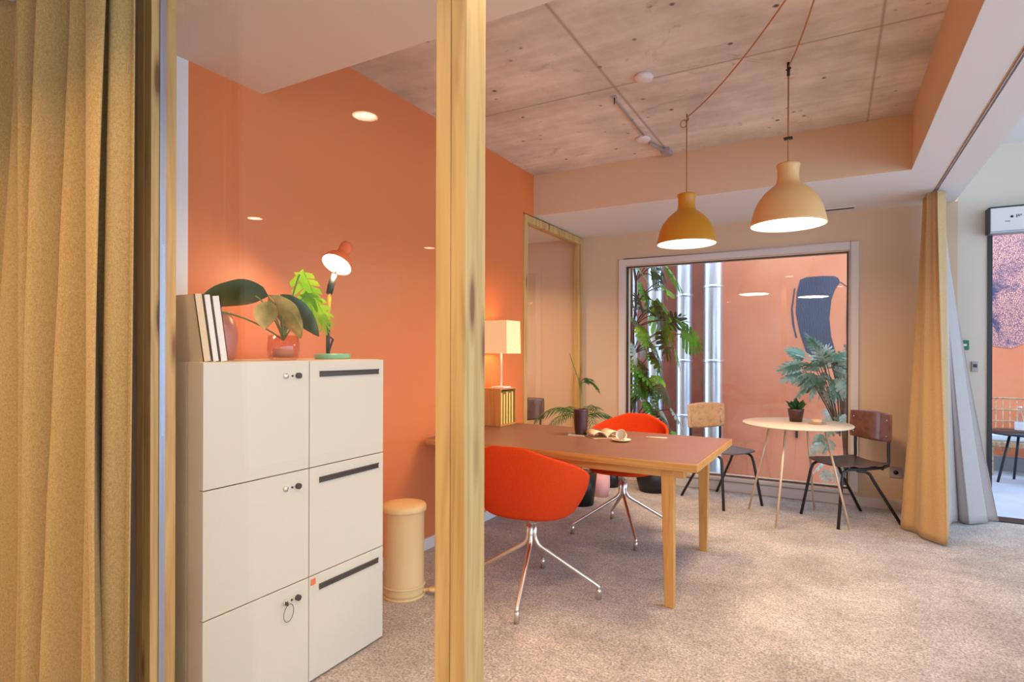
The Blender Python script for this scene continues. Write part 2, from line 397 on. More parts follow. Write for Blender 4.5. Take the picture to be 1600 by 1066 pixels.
# ceilings
struct('ceiling', box(-5.6, 1.3, ZC, XE+.1, YB+.1, ZC+.25).box(-5.6, -4.6, ZC, 4.6, 1.3, ZC+.25), M_conc, 'raw stained concrete ceiling slab with board joints')
mb = MB().box(-5.6, -4.6, ZS, XE, Y1, ZC)              # near soffit
struct('trim_2', mb, M_ceilw, 'white dropped soffit over the entrance side')
mb = MB().box(XW-.1, Y2, ZS+.004, X2, YB, ZC).box(X2, Y1, ZS+.004, .655, YB, ZC)
struct('trim_3', mb, M_soffit, 'bulkhead framing the concrete ceiling recess, warm light in its colour')
mb = MB().box(XW-1.6, Y2+.001, ZS, .645, YB, ZS+.004).box(X2+.001, Y1, ZS, .645, Y2+.001, ZS+.004)
struct('trim_4', mb, M_ceil, 'pale underside of the bulkhead')
struct('trim_5', MB().box(.672, Y1, ZS, XE, YB, ZC), M_ceil, 'white beam along the curtain track')
tr = MB().box(.645, Y1, ZS+.02, .672, YB, ZS+.03).box(.655, Y1, ZS-.004, .661, YB, ZS+.02).build('curtain_track', M_greyp)
tag(tr, 'thin grey curtain track recessed in the ceiling above the sand curtain', 'curtain track')
struct('trim_6', box(XE, Y1-6, 2.9, 4.6, YB+.14, 3.1), M_ceil, 'higher white ceiling over the right side')
# rooms behind the camera
struct('wall_partition', box(-5.6, 1.02, 0, -1.90, 1.10, ZS), M_white, 'white wall behind the ochre curtain')
struct('wall_far_left', box(-5.7, -4.6, 0, -5.6, 1.1, ZC), M_white, 'white wall of the neighbouring space on the left')
mb = MB().box(-5.6, -4.7, 0, 4.6, -4.6, .5).box(-5.6, -4.7, 2.4, 4.6, -4.6, 3.1)
mb.box(-5.6, -4.7, .5, 1.2, -4.6, 2.4)
for x in (2.7, 4.3): mb.box(x, -4.7, .5, x+.3, -4.6, 2.4)
struct('wall_front', mb, M_white, 'white wall with windows behind the viewer')
mb = MB().box(4.6, -4.7, 0, 4.7, YB+.14, .08).box(4.6, -4.7, 2.8, 4.7, YB+.14, 3.1)
for y in (-4.7, -2.6, -.5, 1.6, 3.7, 5.74): mb.box(4.6, y, .08, 4.7, y+.1, 2.8)
struct('window_2', mb, M_facade, 'dark mullioned glass front on the right side')
# neighbouring room behind the glass partition
struct('wall_side_room', box(-4.1, 3.0, 0, -4.0, YB, ZS).box(-4.0, 3.0, 0, XW-.1, 3.1, ZS), M_warmlit, 'walls of the side room behind the glass, warm light in their colour')
# glass partition in timber frame (left back)
gp = thing('glazed_screen', 'floor to ceiling glass screen in pale timber frame at end of orange wall', 'glass screen', (XW, 4.385, 0))
MB().box(-.06, 0, 0, .014, .058, ZS-.01).box(-.06, YB-4.385-.062, 0, .014, YB-4.385-.002, ZS-.01)\
    .box(-.06, .058, ZS-.075, .014, YB-4.385-.062, ZS-.01).box(-.06, .058, 0, .014, YB-4.385-.062, .06).build('timber_frame', M_pine, gp, bevel=.003)
box(-.03, .06, .06, -.022, YB-4.385-.062, ZS-.076).build('glass_pane', M_pane, gp)
# timber posts of the near glass partition
def post(name, x0, y0, label):
    t = thing(name, label, 'post', (x0, y0, 0))
    MB().box(0, 0, 0, .0385, .078, ZS-.002).box(.0395, 0, 0, .077, .078, ZS-.002).build('timber_stud', M_pine, t, bevel=.002)
    return t
post('timber_post', -.743, 1.0, 'knotty pine timber post in the middle of the view')
pj = post('timber_jamb', -1.886, 1.0, 'pine timber jamb at the left beside the ochre curtain')
box(.0775, .024, 0, .082, .042, ZS-.002).build('metal_channel', M_alu, pj)
gl = MB().box(-1.803, 1.030, .02, -.745, 1.038, ZS-.004).build('partition_glass', M_pane)
tag(gl, 'large clear glass pane between the two pine posts in front of the cabinet', 'glass pane')

# =================================================================== OUTSIDE
struct('ground', box(.9, YB+.12, -.12, 6, 8.3, 0), M_patio, 'pale blue-grey patio floor outside the door')
struct('ground_light_well', box(-4.2, YB+.14, -.75, .9, 8.3, -.6), M_curb, 'sunken strip outside the picture window')
wo = struct('wall_outside', box(-1.35, 8.28, -.75, 6, 8.4, 5.0), M_mural, 'orange rendered courtyard wall with mural')
struct('wall_cladding', box(-5.2, 8.22, -.75, -1.35, 8.4, 5.0), M_redwall, 'red brown wall behind the metal ducts')
struct('trim_7', box(1.2, 8.16, 0, 6, 8.28, .15), M_curb, 'low grey curb at the foot of the courtyard wall')
struct('trim_8', MB().box(dx0-.018, YB-.01, 0, dx0+.012, YB+.15, dz1).box(dx0, YB-.01, 0, 3, YB+.15, .008), M_dark, 'dark frame of the sliding door')
def wallp(y0): return lambda a, b, t: Vector((a, y0-t, b))
mu = thing('wall_mural', 'slate grey painted band beside a small orange cheek on the courtyard wall', 'mural', (0, 8.28, 0))
arcp = [(-.373, 2.225), (-.30, 2.255), (-.12, 2.262), (.02, 2.25), (.06, 2.22), (.075, 2.17), (.02, 2.08), (-.02, 1.95), (-.04, 1.72), (-.02, 1.5), (.03, 1.3),
        (.10, 1.18), (-.20, 1.18), (-.30, 1.30), (-.375, 1.55), (-.42, 1.80), (-.41, 2.05)]
MB().prism(arcp, wallp(-.001), .004).build('painted_band', M_slate, mu)
MB().prism([(-.44, 2.12), (-.425, 2.12), (-.455, 1.85), (-.43, 1.62), (-.40, 1.48), (-.42, 1.48), (-.46, 1.66), (-.475, 1.85)], wallp(-.001), .004).build('brush_line', M_slate, mu)
mu2 = MB().prism([(1.30, 2.55), (1.6, 2.62), (2.1, 2.66), (2.5, 2.5), (2.5, 1.5), (2.2, 1.36), (1.9, 1.43), (1.83, 1.40), (1.74, 1.345), (1.6, 1.36), (1.45, 1.42), (1.3, 1.6)], wallp(8.279), .004).build('wall_mural', M_etch)
tag(mu2, 'finely etched pink and navy mural seen through the open door', 'mural')
MB().prism([(.075, 2.17), (.085, 2.175), (.17, 2.10), (.17, 2.09)], wallp(-.001), .004).prism([(.150, 2.04), (.162, 2.02), (.165, 1.25), (.150, 1.30), (.142, 1.7)], wallp(-.001), .004).build('cheek_outline', M_slate, mu)
for k, (x0, x1) in enumerate(((-2.60, -2.36), (-2.24, -2.02), (-1.845, -1.64), (-1.49, -1.25))):
    t = thing('duct_pipe', ['leftmost galvanised duct pipe behind the climbing plant', 'second galvanised duct pipe from the left behind the plant',
              'third galvanised duct pipe, partly hidden by big leaves', 'rightmost galvanised duct pipe standing clear of the plant'][k], 'pipe', ((x0+x1)/2, 7.9, 0), 0, 'galvanised duct pipes outside the window')
    r = (x1-x0)/2
    MB().lathe([(r, -.6), (r, 4.8)], 28).build('pipe', M_gal, t)
    for z in (.25+.1*k, 1.18, 2.05+.1*(k % 2), 3.2):
        MB().lathe([(r, z-.02), (r+.008, z-.015), (r+.008, z+.015), (r, z+.02)], 28).build('collar', M_gal, t)
# small dark door handle on the outside wall
MB().box(-.42, 8.25, .20, -.39, 8.28, .36).build('handle', M_dark, wo)

# =================================================================== PLANTS
def frame_of(d, up=Vector((0, 0, 1))):
    d = d.normalized(); s = d.cross(up)
    if s.length < 1e-3: s = Vector((1, 0, 0))
    s.normalize(); n = s.cross(d).normalized(); return d, s, n
def leaf_split(mb, base, tip, w, lobes=6, roll=0, droop=.12):
    base = Vector(base); tip = Vector(tip); L = (tip-base).length
    d, s, n = frame_of(tip-base)
    s, n = s*math.cos(roll)+n*math.sin(roll), n*math.cos(roll)-s*math.sin(roll)
    def pt(u, v):   # u along, v across
        return base + d*(u*L) + s*(v*w*.5) + n*(-droop*L*(u*u) - .10*w*v*v + droop*L*.3)
    for sg in (-1, 1):
        mb.add([pt(-.05, 0), pt(-.10, sg*.35), pt(.02, sg*.30), pt(.5, sg*.26), pt(.95, sg*.10), pt(1, 0), pt(.5, 0)], [(0, 1, 2, 6), (2, 3, 6), (6, 3, 4, 5)], False)
        for i in range(lobes):
            u0 = -.02+i/lobes*.92; u1 = u0+.92/lobes*.80
            wd = math.sin(PI*min(1, .16+.80*(i+.5)/lobes)**.75)
            wd = max(.35, wd); sh = .10+.10*i/lobes
            a, b = .24, wd
            mb.add([pt(u0, sg*a), pt(u1+.02, sg*a), pt(u1+sh*.6, sg*(a+b)*.5), pt(u1+sh, sg*b), pt((u0+u1)/2+sh*1.25, sg*b*1.04), pt(u0+sh, sg*b*.97), pt(u0+sh*.5, sg*(a+b)*.5)],
                   [(0, 1, 2, 6), (6, 2, 3, 4, 5)], False)
def leaf_full(mb, base, tip, w, roll=0, droop=.15, heart=.12, cup=.15):
    base = Vector(base); tip = Vector(tip); L = (tip-base).length
    d, s, n = frame_of(tip-base)
    s, n = s*math.cos(roll)+n*math.sin(roll), n*math.cos(roll)-s*math.sin(roll)
    def f(a, b):
        v = b*2-1; wd = math.sin(PI*a**.72)**.8 if 0 < a < 1 else 0.0
        u = a - heart*(1-a)**3*abs(v)*2
        wav = .02*w*math.sin(a*14+v*3)
        return base + d*(u*L) + s*(v*wd*w*.5) + n*(-droop*L*a*a + cup*w*v*v*wd + wav)
    mb.grid(f, 12, 8)
def curve_pts(a, b, sag, n=8, up=Vector((0, 0, 1))):
    a = Vector(a); b = Vector(b); return [a.lerp(b, i/n)+up*(sag*4*(i/n)*(1-i/n)) for i in range(n+1)]
def pot(name, prof, m, parent, soil=None):
    o = MB().lathe(prof, 28).build(name, m, parent)
    if soil: MB().lathe([(0, soil[1]), (soil[0], soil[1])], 24).build('soil', M_soil, o)
    return o
# climbing monstera outside, left
t = thing('monstera_plant', 'tall climbing plant with big split green leaves outside the left of the window', 'plant', (-1.95, 6.25, -.6))
P0 = Vector((-1.95, 6.25, -.6))
ML = [((-1.588, 6.15, 2.236), (-1.288, 6.15, 1.883), .30, 0), ((-1.827, 6.21, 2.01), (-1.692, 6.21, 1.698), .32, 0), ((-1.737, 6.27, 1.787), (-1.419, 6.27, 1.4), .40, 2),
 ((-1.432, 6.15, 1.613), (-1.235, 6.15, 1.516), .18, 0), ((-1.399, 6.21, 1.487), (-1.138, 6.21, 1.351), .30, 0), ((-1.493, 6.27, 1.332), (-1.371, 6.27, 1.10), .18, 2),
 ((-1.808, 6.15, 1.56), (-1.709, 6.15, 1.331), .20, 2), ((-1.934, 6.21, 1.825), (-1.804, 6.21, 1.631), .2, 1), ((-1.721, 6.27, 1.276), (-1.567, 6.27, 1.007), .24, 1),
 ((-1.828, 6.15, 1.102), (-1.632, 6.15, 0.907), .24, 0), ((-1.614, 6.21, 0.932), (-1.484, 6.21, 0.712), .24, 1), ((-1.971, 6.27, 0.832), (-1.862, 6.27, 0.603), .2, 1),
 ((-1.742, 6.15, 0.745), (-1.631, 6.15, 0.58), .2, 0), ((-1.511, 6.21, 0.683), (-1.31, 6.21, 0.458), .16, 3), ((-1.663, 6.27, 0.67), (-1.525, 6.27, 0.484), .2, 3),
 ((-1.914, 6.15, 1.366), (-1.828, 6.15, 1.158), .2, 3), ((-1.70, 6.3, 2.30), (-1.50, 6.2, 2.02), .26, 1), ((-1.60, 6.3, 1.62), (-1.32, 6.3, 1.66), .2, 1),
 ((-1.9, 6.3, .55), (-1.75, 6.2, .38), .2, 0), ((-1.62, 6.3, 1.5), (-1.5, 6.25, 1.2), .24, 1), ((-1.74, 6.3, .98), (-1.93, 6.25, .80), .2, 0), ((-1.5, 6.3, .42), (-1.3, 6.25, .25), .2, 0)]
random.seed(5)
for i in range(34):
    z = .15+2.1*i/34; x = -1.95+random.random()**1.3*(.34 if z > .6 else .5); a = random.uniform(-1.2, .5)
    b = (x, random.uniform(6.2, 6.34), z); e = (x+.20*math.cos(a)*random.uniform(.6, 1), b[1]-.05, z+.20*math.sin(a)-.06)
    ML.append((b, e, random.uniform(.18, .30), random.choice((0, 0, 1, 1, 3 if z < 1 else 2))))
buckets = {0: MB(), 1: MB(), 2: MB(), 3: MB()}; stems = MB()
trunk = [Vector((-1.93+.02*math.sin(i*1.7), 6.28+.02*math.cos(i*2.1), -.35+i*.27)) for i in range(12)]
for i, (b, tp, w, k) in enumerate(ML):
    b, tp = Vector(b), Vector(tp); tp.y -= .12
    leaf_split(buckets[k], b-P0, tp-P0, w*1.25, 6, random.uniform(-.5, .5)+.9)
    near = min(trunk, key=lambda q: (q-b).length+max(0, q.z-b.z+.1)*2)
    stems.tube([p-P0 for p in curve_pts(near, b, .05)], .006, 6)
stems.tube([p-P0 for p in trunk], .014, 8)
for k, (nm, m) in enumerate((('foliage', L_mid), ('dark_foliage', L_dark), ('young_foliage', L_light), ('silvery_foliage', L_pale))): buckets[k].build(nm, m, t)
stems.build('stem', M_bark, t)
MB().tube([(-.03, .06, .1), (-.03, .06, 3.1)], .02, 8).build('moss_pole', M_bark, t)
pot('plant_pot', [(0, 0), (.14, 0), (.17, .28), (.155, .28), (.15, .24), (0, .24)], M_black_pot, t, (.152, .245))
# shrub outside, right, leaves coloured with a blue daylight tint
t = thing('shrub', 'leafy plant outside the lower right of the window, blue daylight tint in its colour', 'plant', (.06, 6.3, -.6))
mb, mb2, st = MB(), MB(), MB(); random.seed(11)
for i in range(46):
    a = random.uniform(0, 2*PI); r = random.random()**.6
    c = Vector((-.14+.24*r*math.cos(a), -.05+.16*math.sin(a*3)*r, 1.72+.22*r*math.sin(a)))
    if c.x < -.3: c.z += .03
    d = Vector((math.cos(a)-.25, -.5, math.sin(a)-.25)).normalized()
    leaf_split(mb if i % 2 else mb2, c, c+d*random.uniform(.15, .22), random.uniform(.14, .20), 5, random.uniform(-1, 1))
    if i % 2 == 0: st.tube(curve_pts((0, 0, 1.1), c, .06), .004, 5)
for i in range(16):
    c = Vector((random.uniform(-.16, .05), random.uniform(-.1, .1), random.uniform(.75, 1.35)))
    leaf_split(mb2 if i % 3 else mb, c, c+Vector((random.uniform(-.12, .05), -.05, -.12)), .12, 4, random.uniform(-1, 1))
st.tube([(0.05, 0, .2), (.06, 0, .9), (.02, 0, 1.5), (-.05, 0, 1.8)], .03, 8)
mb.build('foliage', L_daylit, t); mb2.build('silvery_foliage', L_pale, t); st.build('stem', M_bark, t)
pot('plant_pot', [(0, 0), (.13, 0), (.16, .26), (.145, .26), (.14, .22), (0, .22)], M_black_pot, t, (.142, .225))
t = thing('dark_column', 'dark narrow planter column at the right edge outside the window', 'column', (.17, 6.80, -.6))
MB().box(-.06, -.06, 0, .10, .10, 1.95).build('column_shaft', M_facade, t, bevel=.005)
MB().box(-.075, -.075, 1.95, .115, .115, 1.98).build('column_cap', M_facade, t, bevel=.005)
# palm
t = thing('potted_palm', 'potted palm with thin feathery fronds behind the desk near the glass screen', 'plant', (-1.88, 4.60, 0))
def frond(mb, pts, n, ll, droop):
    m = len(pts)
    for i in range(n):
        u = .16+.84*i/n; k = u*(m-1); a = int(k); fr = k-a
        p = pts[a].lerp(pts[min(a+1, m-1)], fr); d = (pts[min(a+1, m-1)]-pts[a]).normalized()
        d, s, nn = frame_of(d)
        for sg in (-1, 1):
            l = ll*(1-.55*abs(u-.45)*1.6); tip = p+(d*.55+s*sg*.85).normalized()*l+Vector((0, 0, -droop*l))
            mid = p.lerp(tip, .45)+Vector((0, 0, .06*l)); wv = d*.006
            mb.add([p-wv*.5, p+wv*.5, mid+wv, tip, mid-wv], [(0, 1, 2, 4), (4, 2, 3)])
fb, ft = MB(), MB()
for (b, e, h, n, ll) in (((0, 0, .74), (-.35, -.19, .70), .10, 16, .17), ((0, 0, .72), (-.20, -.24, .66), .08, 13, .15), ((0, 0, .72), (.27, .15, .70), .07, 14, .16), ((0, 0, .72), (.16, -.12, .70), .07, 12, .14),
                         ((0, 0, .72), (-.24, .12, .72), .1, 13, .15), ((0, 0, .72), (.05, .30, .74), .10, 13, .15),
                         ((0, 0, 1.02), (.14, .07, .97), .05, 12, .13), ((0, 0, 1.04), (.10, -.03, 1.05), .03, 9, .10), ((0, 0, 1.0), (-.085, -.05, 1.28), .0, 4, .05)):
    p = curve_pts(b, e, h); frond(fb, p, n, ll, .45); ft.tube(p, .004, 5)
ft.tube([(0, 0, .25), (.01, 0, .6), (0, 0, 1.04)], .007, 6)
fb.build('foliage', L_palm, t); ft.build('stem', M_stem, t)
pot('plant_pot', [(0, 0), (.11, 0), (.14, .27), (.125, .27), (.12, .24), (0, .24)], M_black_pot, t, (.122, .245))
# floor pots near window
for (x, y, r, h, m, lb) in ((-1.87, 5.34, .09, .16, M_black_pot, 'small black pot on the floor left of the pink pot under the window'), (-1.83, 4.95, .085, .20, M_pinkpot, 'pale pink pot on the floor behind the front orange chair'),
                            (-1.47, 5.36, .15, .22, M_black_pot, 'large black rounded pot on the floor below the window')):
    o = MB().lathe([(0, 0), (r*.8, 0), (r, h*.5), (r*.97, h), (r*.88, h), (r*.85, h*.85), (0, h*.85)], 28).build('floor_pot', m, loc=(x, y, 0))
    tag(o, lb, 'pot', 'pots on the floor by the window')

# =================================================================== CURTAINS
def curtain(name, label, fn, nu, nv, m, hooks=None):
    o = MB().grid(fn, nu, nv).build(name, m, solid=.004)
    return tag(o, label, 'curtain')
def fleft(u, v):      # u along X, v up
    z = .02+v*(ZS-.06)
    top = v**1.5
    xb = -3.05+u*1.36; xt = -2.98+(u**.8)*1.29
    x = xb*(1-top)+xt*top
    ph = u*66+1.4*math.sin(u*7)+.9*v*math.sin(u*5+1)-1.0*v
    env = .35+.65*(1-abs(2*u-1)**6)
    if u > .80: env *= .55
    y = .885+env*(.050*math.sin(ph)+.016*math.sin(ph*2+1.1)+.014*math.sin(ph*2.3+v*2)+.012*math.sin(ph*.37+3*v))
    y += .025*math.sin(u*60)*top*(u < .75)*.5
    x += .014*math.cos(ph*1.0)*(1-.3*v)
    return Vector((x, y, z))
t = thing('ochre_curtain', 'heavy ochre linen curtain in long folds at the far left', 'curtain')
MB().grid(fleft, 260, 60).build('curtain_fabric', M_curt, t, solid=.004)
MB().tube([(-3.1, .885, ZS-.02), (-1.70, .885, ZS-.02)], .008, 8).build('curtain_rail', M_wplas, t)
def fleft2(u, v):   # loose front leaf of the curtain edge
    z = .02+v*(ZS-.06)
    xl = -1.83-.10*v; xr = -1.675-.045*(v) - .03*math.sin(v*PI)
    x = xl+(xr-xl)*u
    y = .83+.035*math.sin(u*PI*1.5+v*1.2)+.02*v
    return Vector((x, y, z))
MB().grid(fleft2, 30, 50).build('curtain_edge', M_curt, t, solid=.004)
def loft(bot, top, n, nv, fold, k):
    def at(pl, u):
        x = u*(len(pl)-1); i = min(int(x), len(pl)-2); f = x-i; f = f*f*(3-2*f)*.5+f*.5
        return Vector(pl[i]).lerp(Vector(pl[i+1]), f)
    def fn(u, v):
        b = at(bot, u); tp = at(top, u); w = (1-v)**1.15
        p = tp.lerp(b, w); p.z = .012+v*(ZS-.03)
        nrm = Vector((.7, .7, 0)); p += nrm*(fold*math.sin(u*k+v*1.0)*(1-.4*v)+fold*.5*math.sin(u*k*2.7+1+v*2)*(.5+.5*v))
        return p
    return fn
t = thing('sand_curtain', 'sand coloured curtain flaring to the carpet right of the walnut chair', 'curtain')
MB().grid(loft([(.50, 5.36, 0), (.445, 5.10, 0), (.53, 4.95, 0), (.655, 4.755, 0), (.70, 4.95, 0)], [(.62, 5.50, 0), (.61, 5.38, 0), (.615, 5.24, 0), (.66, 5.16, 0), (.712, 5.21, 0)], 80, 40, .016, 19), 140, 40).build('curtain_fabric', M_curt2, t, solid=.005)
t = thing('grey_curtain', 'grey lining curtain hanging behind the sand curtain beside the switches', 'curtain')
MB().grid(loft([(.66, 5.05, 0), (.775, 5.40, 0), (.80, 5.46, 0), (.845, 5.53, 0), (.90, 5.46, 0), (1.03, 5.59, 0), (.98, 5.62, 0), (1.11, 5.66, 0)],
               [(.66, 5.26, 0), (.715, 5.30, 0), (.70, 5.34, 0), (.725, 5.38, 0), (.70, 5.42, 0), (.73, 5.46, 0), (.71, 5.50, 0), (.735, 5.55, 0)], 80, 40, .012, 22), 120, 40).build('curtain_fabric', M_curt3, t, solid=.005)

# =================================================================== CABINET
CX, c0, c1, c2, CH = -1.776, 1.146, 1.580, 2.002, 1.262
t = thing('locker_cabinet', 'cream six-door office cabinet with black slot handles behind the glass', 'cabinet', (CX, c0, 0))
MB().box(-.50, .004, .03, -.095, c2-c0-.004, CH).build('cabinet_body', M_cabside, t, bevel=.002)
MB().box(-.45, .03, 0, -.08, c2-c0-.03, .03).build('plinth', M_dark, t)
MB().box(-.091, .004, .03, -.022, c2-c0-.004, CH).build('front_carcass', M_cabside, t, bevel=.002)
rows = [(.012, .418), (.422, .841), (.845, CH-.002)]
for r, (z0, z1) in enumerate(rows):
    d = MB().box(-.020, .001, z0, 0, c1-c0-.002, z1).build('door', M_cab, t, bevel=.0015)
    z = z1-.055
    MB().lathe([(0, 0), (.011, 0), (.011, .012), (.006, .014), (0, .010)], 20, M=Matrix.Translation((0, 1.524-c0, z)) @ Matrix.Rotation(PI/2, 4, 'Y')).build('dark_lock', M_dark, d)
    MB().lathe([(0, 0), (.004, 0), (.004, .003), (0, .003)], 12, M=Matrix.Translation((0, 1.498-c0, z)) @ Matrix.Rotation(PI/2, 4, 'Y')).build('indicator', M_dark, d)
    kb = MB().lathe([(0, 0), (.010, 0), (.010, .006), (.004, .008), (0, .008)], 20, M=Matrix.Translation((0, 1.468-c0, z)) @ Matrix.Rotation(PI/2, 4, 'Y'))
    kb.build('key_barrel', M_chrome, d)
    d = MB().box(-.020, c1-c0+.002, z0, 0, c2-c0-.001, z1).build('door', M_cab, t, bevel=.0015)
    hb = MB(); y0, y1 = 1.630-c0, 1.968-c0; zz = z1-.052
    hb.box(-.001, y0, zz-.011, .003, y1, zz+.011).box(.003, y0, zz+.006, .007, y1, zz+.011).box(.003, y0, zz-.011, .006, y1, zz-.007)
    hb.build('slot_handle', M_dark, d, bevel=.002)
tag(MB().tube([(CX+.012+.004*math.sin(a), 1.475+.022*math.cos(a), .325+.034*math.sin(a)) for a in [2*PI*i/24 for i in range(24)]], .0012, 6, closed=True)
    .box(CX+.0075, 1.461, .358, CX+.026, 1.4625, .372).build('key_ring', M_dark), 'small key with wire ring hanging from the bottom left lock', 'key')
tag(MB().prism([(1.588, .383), (1.612, .383), (1.612, .407), (1.588, .407)], lambda a, b, h: Vector((CX+h, a, b)), .0012).build('warning_sticker', M_orstk), 'tiny orange sticker on the bottom right cabinet door', 'sticker')
# books on the cabinet
for k, (y, th, h, m, lb) in enumerate(((1.163, .030, .222, M_manila, 'manila covered book at the left end of the cabinet top'), (1.195, .026, .222, M_paper, 'slim white book in the middle of the three on the cabinet'),
                                       (1.223, .030, .220, M_paper, 'thick white book on the right of the three on the cabinet'))):
    t = thing('book', lb, 'book', (-1.80, y, CH), 0, 'books standing on the cabinet')
    Mx = Matrix.Rotation(.15, 4, 'X')
    MB().box(-.16, -.0, 0, .0, .003, h, Mx).box(-.16, th-.004, 0, 0, th-.001, h, Mx).box(-.004, 0, 0, 0, th-.001, h, Mx).build('cover', m, t)
    MB().box(-.155, .0035, .003, -.0045, th-.0045, h-.003, Mx).build('pages', M_paper, t)
# philodendron in glass pot
t = thing('potted_philodendron', 'large-leaved variegated plant in clear pinkish pot on the cabinet', 'plant', (-1.98, 1.625, CH))
MB().lathe([(0, 0), (.05, 0), (.062, .01), (.064, .05), (.060, .10), (.056, .10), (.060, .05), (.056, .012), (0, .008)], 28).build('glass_pot', M_vase, t)
MB().lathe([(0, .010), (.040, .012), (.042, .03), (.040, .045), (0, .047)], 24).build('soil', M_kraft, t)
B = Vector((-1.98, 1.625, CH))
LV = [((-1.99, 1.50, 1.515), (-1.99, 1.245, 1.50), .13, L_dark, -.9, 'dark_leaf'), ((-1.95, 1.56, 1.49), (-1.90, 1.66, 1.36), .12, L_olive, .6, 'variegated_leaf'),
      ((-1.97, 1.64, 1.50), (-1.93, 1.77, 1.37), .09, L_dark, .9, 'dark_leaf'), ((-1.96, 1.69, 1.62), (-1.93, 1.77, 1.47), .15, L_light, .5, 'lime_leaf'),
      ((-1.95, 1.71, 1.53), (-1.91, 1.83, 1.41), .11, L_light, .8, 'lime_leaf'), ((-2.05, 1.31, 1.45), (-2.05, 1.28, 1.33), .08, L_dark, 0, 'dark_leaf'), ((-1.96, 1.79, 1.48), (-1.95, 1.84, 1.37), .10, L_light, .3, 'lime_leaf'),
      ((-1.96, 1.53, 1.475), (-1.94, 1.50, 1.385), .09, L_olive, .2, 'variegated_leaf'), ((-1.90, 1.55, 1.45), (-1.86, 1.62, 1.37), .07, L_olive, .4, 'variegated_leaf')]
st = MB()
for b, e, w, m, rl, nm in LV:
    l = MB(); (leaf_split(l, Vector(b)-B, Vector(e)-B, w, 5, rl) if m is L_light else leaf_full(l, Vector(b)-B, Vector(e)-B, w, rl, .12)); l.build(nm, m, t)
    st.tube(curve_pts((0, 0, .08), Vector(b)-B, .03), .0035, 6)
st.build('stem', M_stem, t)
o = MB().lathe([(0, 0), (.05, 0), (.062, .03), (.065, .11), (.05, .16), (.035, .18), (.04, .19), (.03, .19), (.028, .16), (0, .02)], 28).build('pink_vase', M_pink, loc=(-2.12, 1.44, CH))
tag(o, 'dusty pink ceramic vase behind the dark leaf on the cabinet', 'vase')
# desk lamp
t = thing('desk_lamp', 'coral and mint desk lamp lit on the right of the cabinet top', 'lamp', (-1.99, 1.905, CH))
MB().lathe([(0, 0), (.078, 0), (.080, .005), (.080, .018), (.074, .024), (0, .026)], 36).build('lamp_base', M_mint, t)
MB().tube([(0, -.03, .024), (0, -.03, .16)], .009, 10).tube([(0, -.03, .024), (.0, .0, .09), (0, -.02, .10)], .005, 8).build('lower_stem', M_blackm, t)
MB().tube([(0, -.03, .16), (0, -.020, .31)], .007, 10).build('upper_stem', M_ylamp, t)
MB().tube([(0, -.024, .295), (0, -.014, .33), (.0, .006, .385)], [.014, .016, .013], 12).tube([(0, .004, .37), (-.02, .06, .46)], .006, 8).build('spring_arm', M_dark, t)
hd = Vector((0.03, .032, .47))          # shade apex direction
Mh = Matrix.Translation(Vector((.012, .012, .435))) @ Vector((-.06, .587, .81)).normalized().to_track_quat('Z', 'Y').to_matrix().to_4x4()
sh = MB().lathe([(.069, -.008), (.071, -.006), (.066, .012), (.050, .038), (.032, .056), (.027, .064), (.029, .085), (.030, .105), (.024, .122), (.010, .128), (0, .129)], 32, M=Mh).build('lamp_shade', M_coral, t)
MB().lathe([(.068, -.007), (.060, .010), (.042, .035), (.028, .050), (0, .052)], 32, M=Mh).build('shade_lining', M_shadein, sh)
MB().lathe([(0, .004), (.058, .004), (.062, .008), (0, .012)], 28, M=Mh).build('diffuser', M_bulb, sh)
pl = bpy.data.lights.new('lamp_light', 'AREA'); pl.shape = 'DISK'; pl.size = .11; pl.energy = 4; pl.color = WARM
po = bpy.data.objects.new('lamp_light', pl); C.objects.link(po); po.matrix_world = Mh @ Matrix.Translation((0, 0, -.004)); po.parent = t
# pedal bin
t = thing('pedal_bin', 'yellow steel pedal bin between the cabinet and the orange wall', 'bin', (-2.0, 2.42, 0))
MB().lathe([(0, .012), (.108, .012), (.110, .03), (.106, .06), (.107, .45), (.110, .46), (0, .46)], 40).build('body', M_bin, t)
MB().lathe([(.108, .450), (.117, .452), (.119, .458), (.118, .476), (.112, .484), (.06, .494), (0, .496)], 40).build('lid', M_bin, t)
MB().lathe([(.108, .056), (.116, .060), (.108, .066)], 40).lathe([(.09, 0), (.113, 0), (.113, .012), (.09, .012)], 40).build('base_ring', M_bin, t)
pd = MB().tube([(.09, .02, .03), (.12, .055, .03), (.150, .06, .036)], .009, 8).lathe([(0, 0), (.026, 0), (.029, .007), (.026, .014), (0, .014)], 16, c=(.150, .06, .030)).build('pedal', M_bin, t)

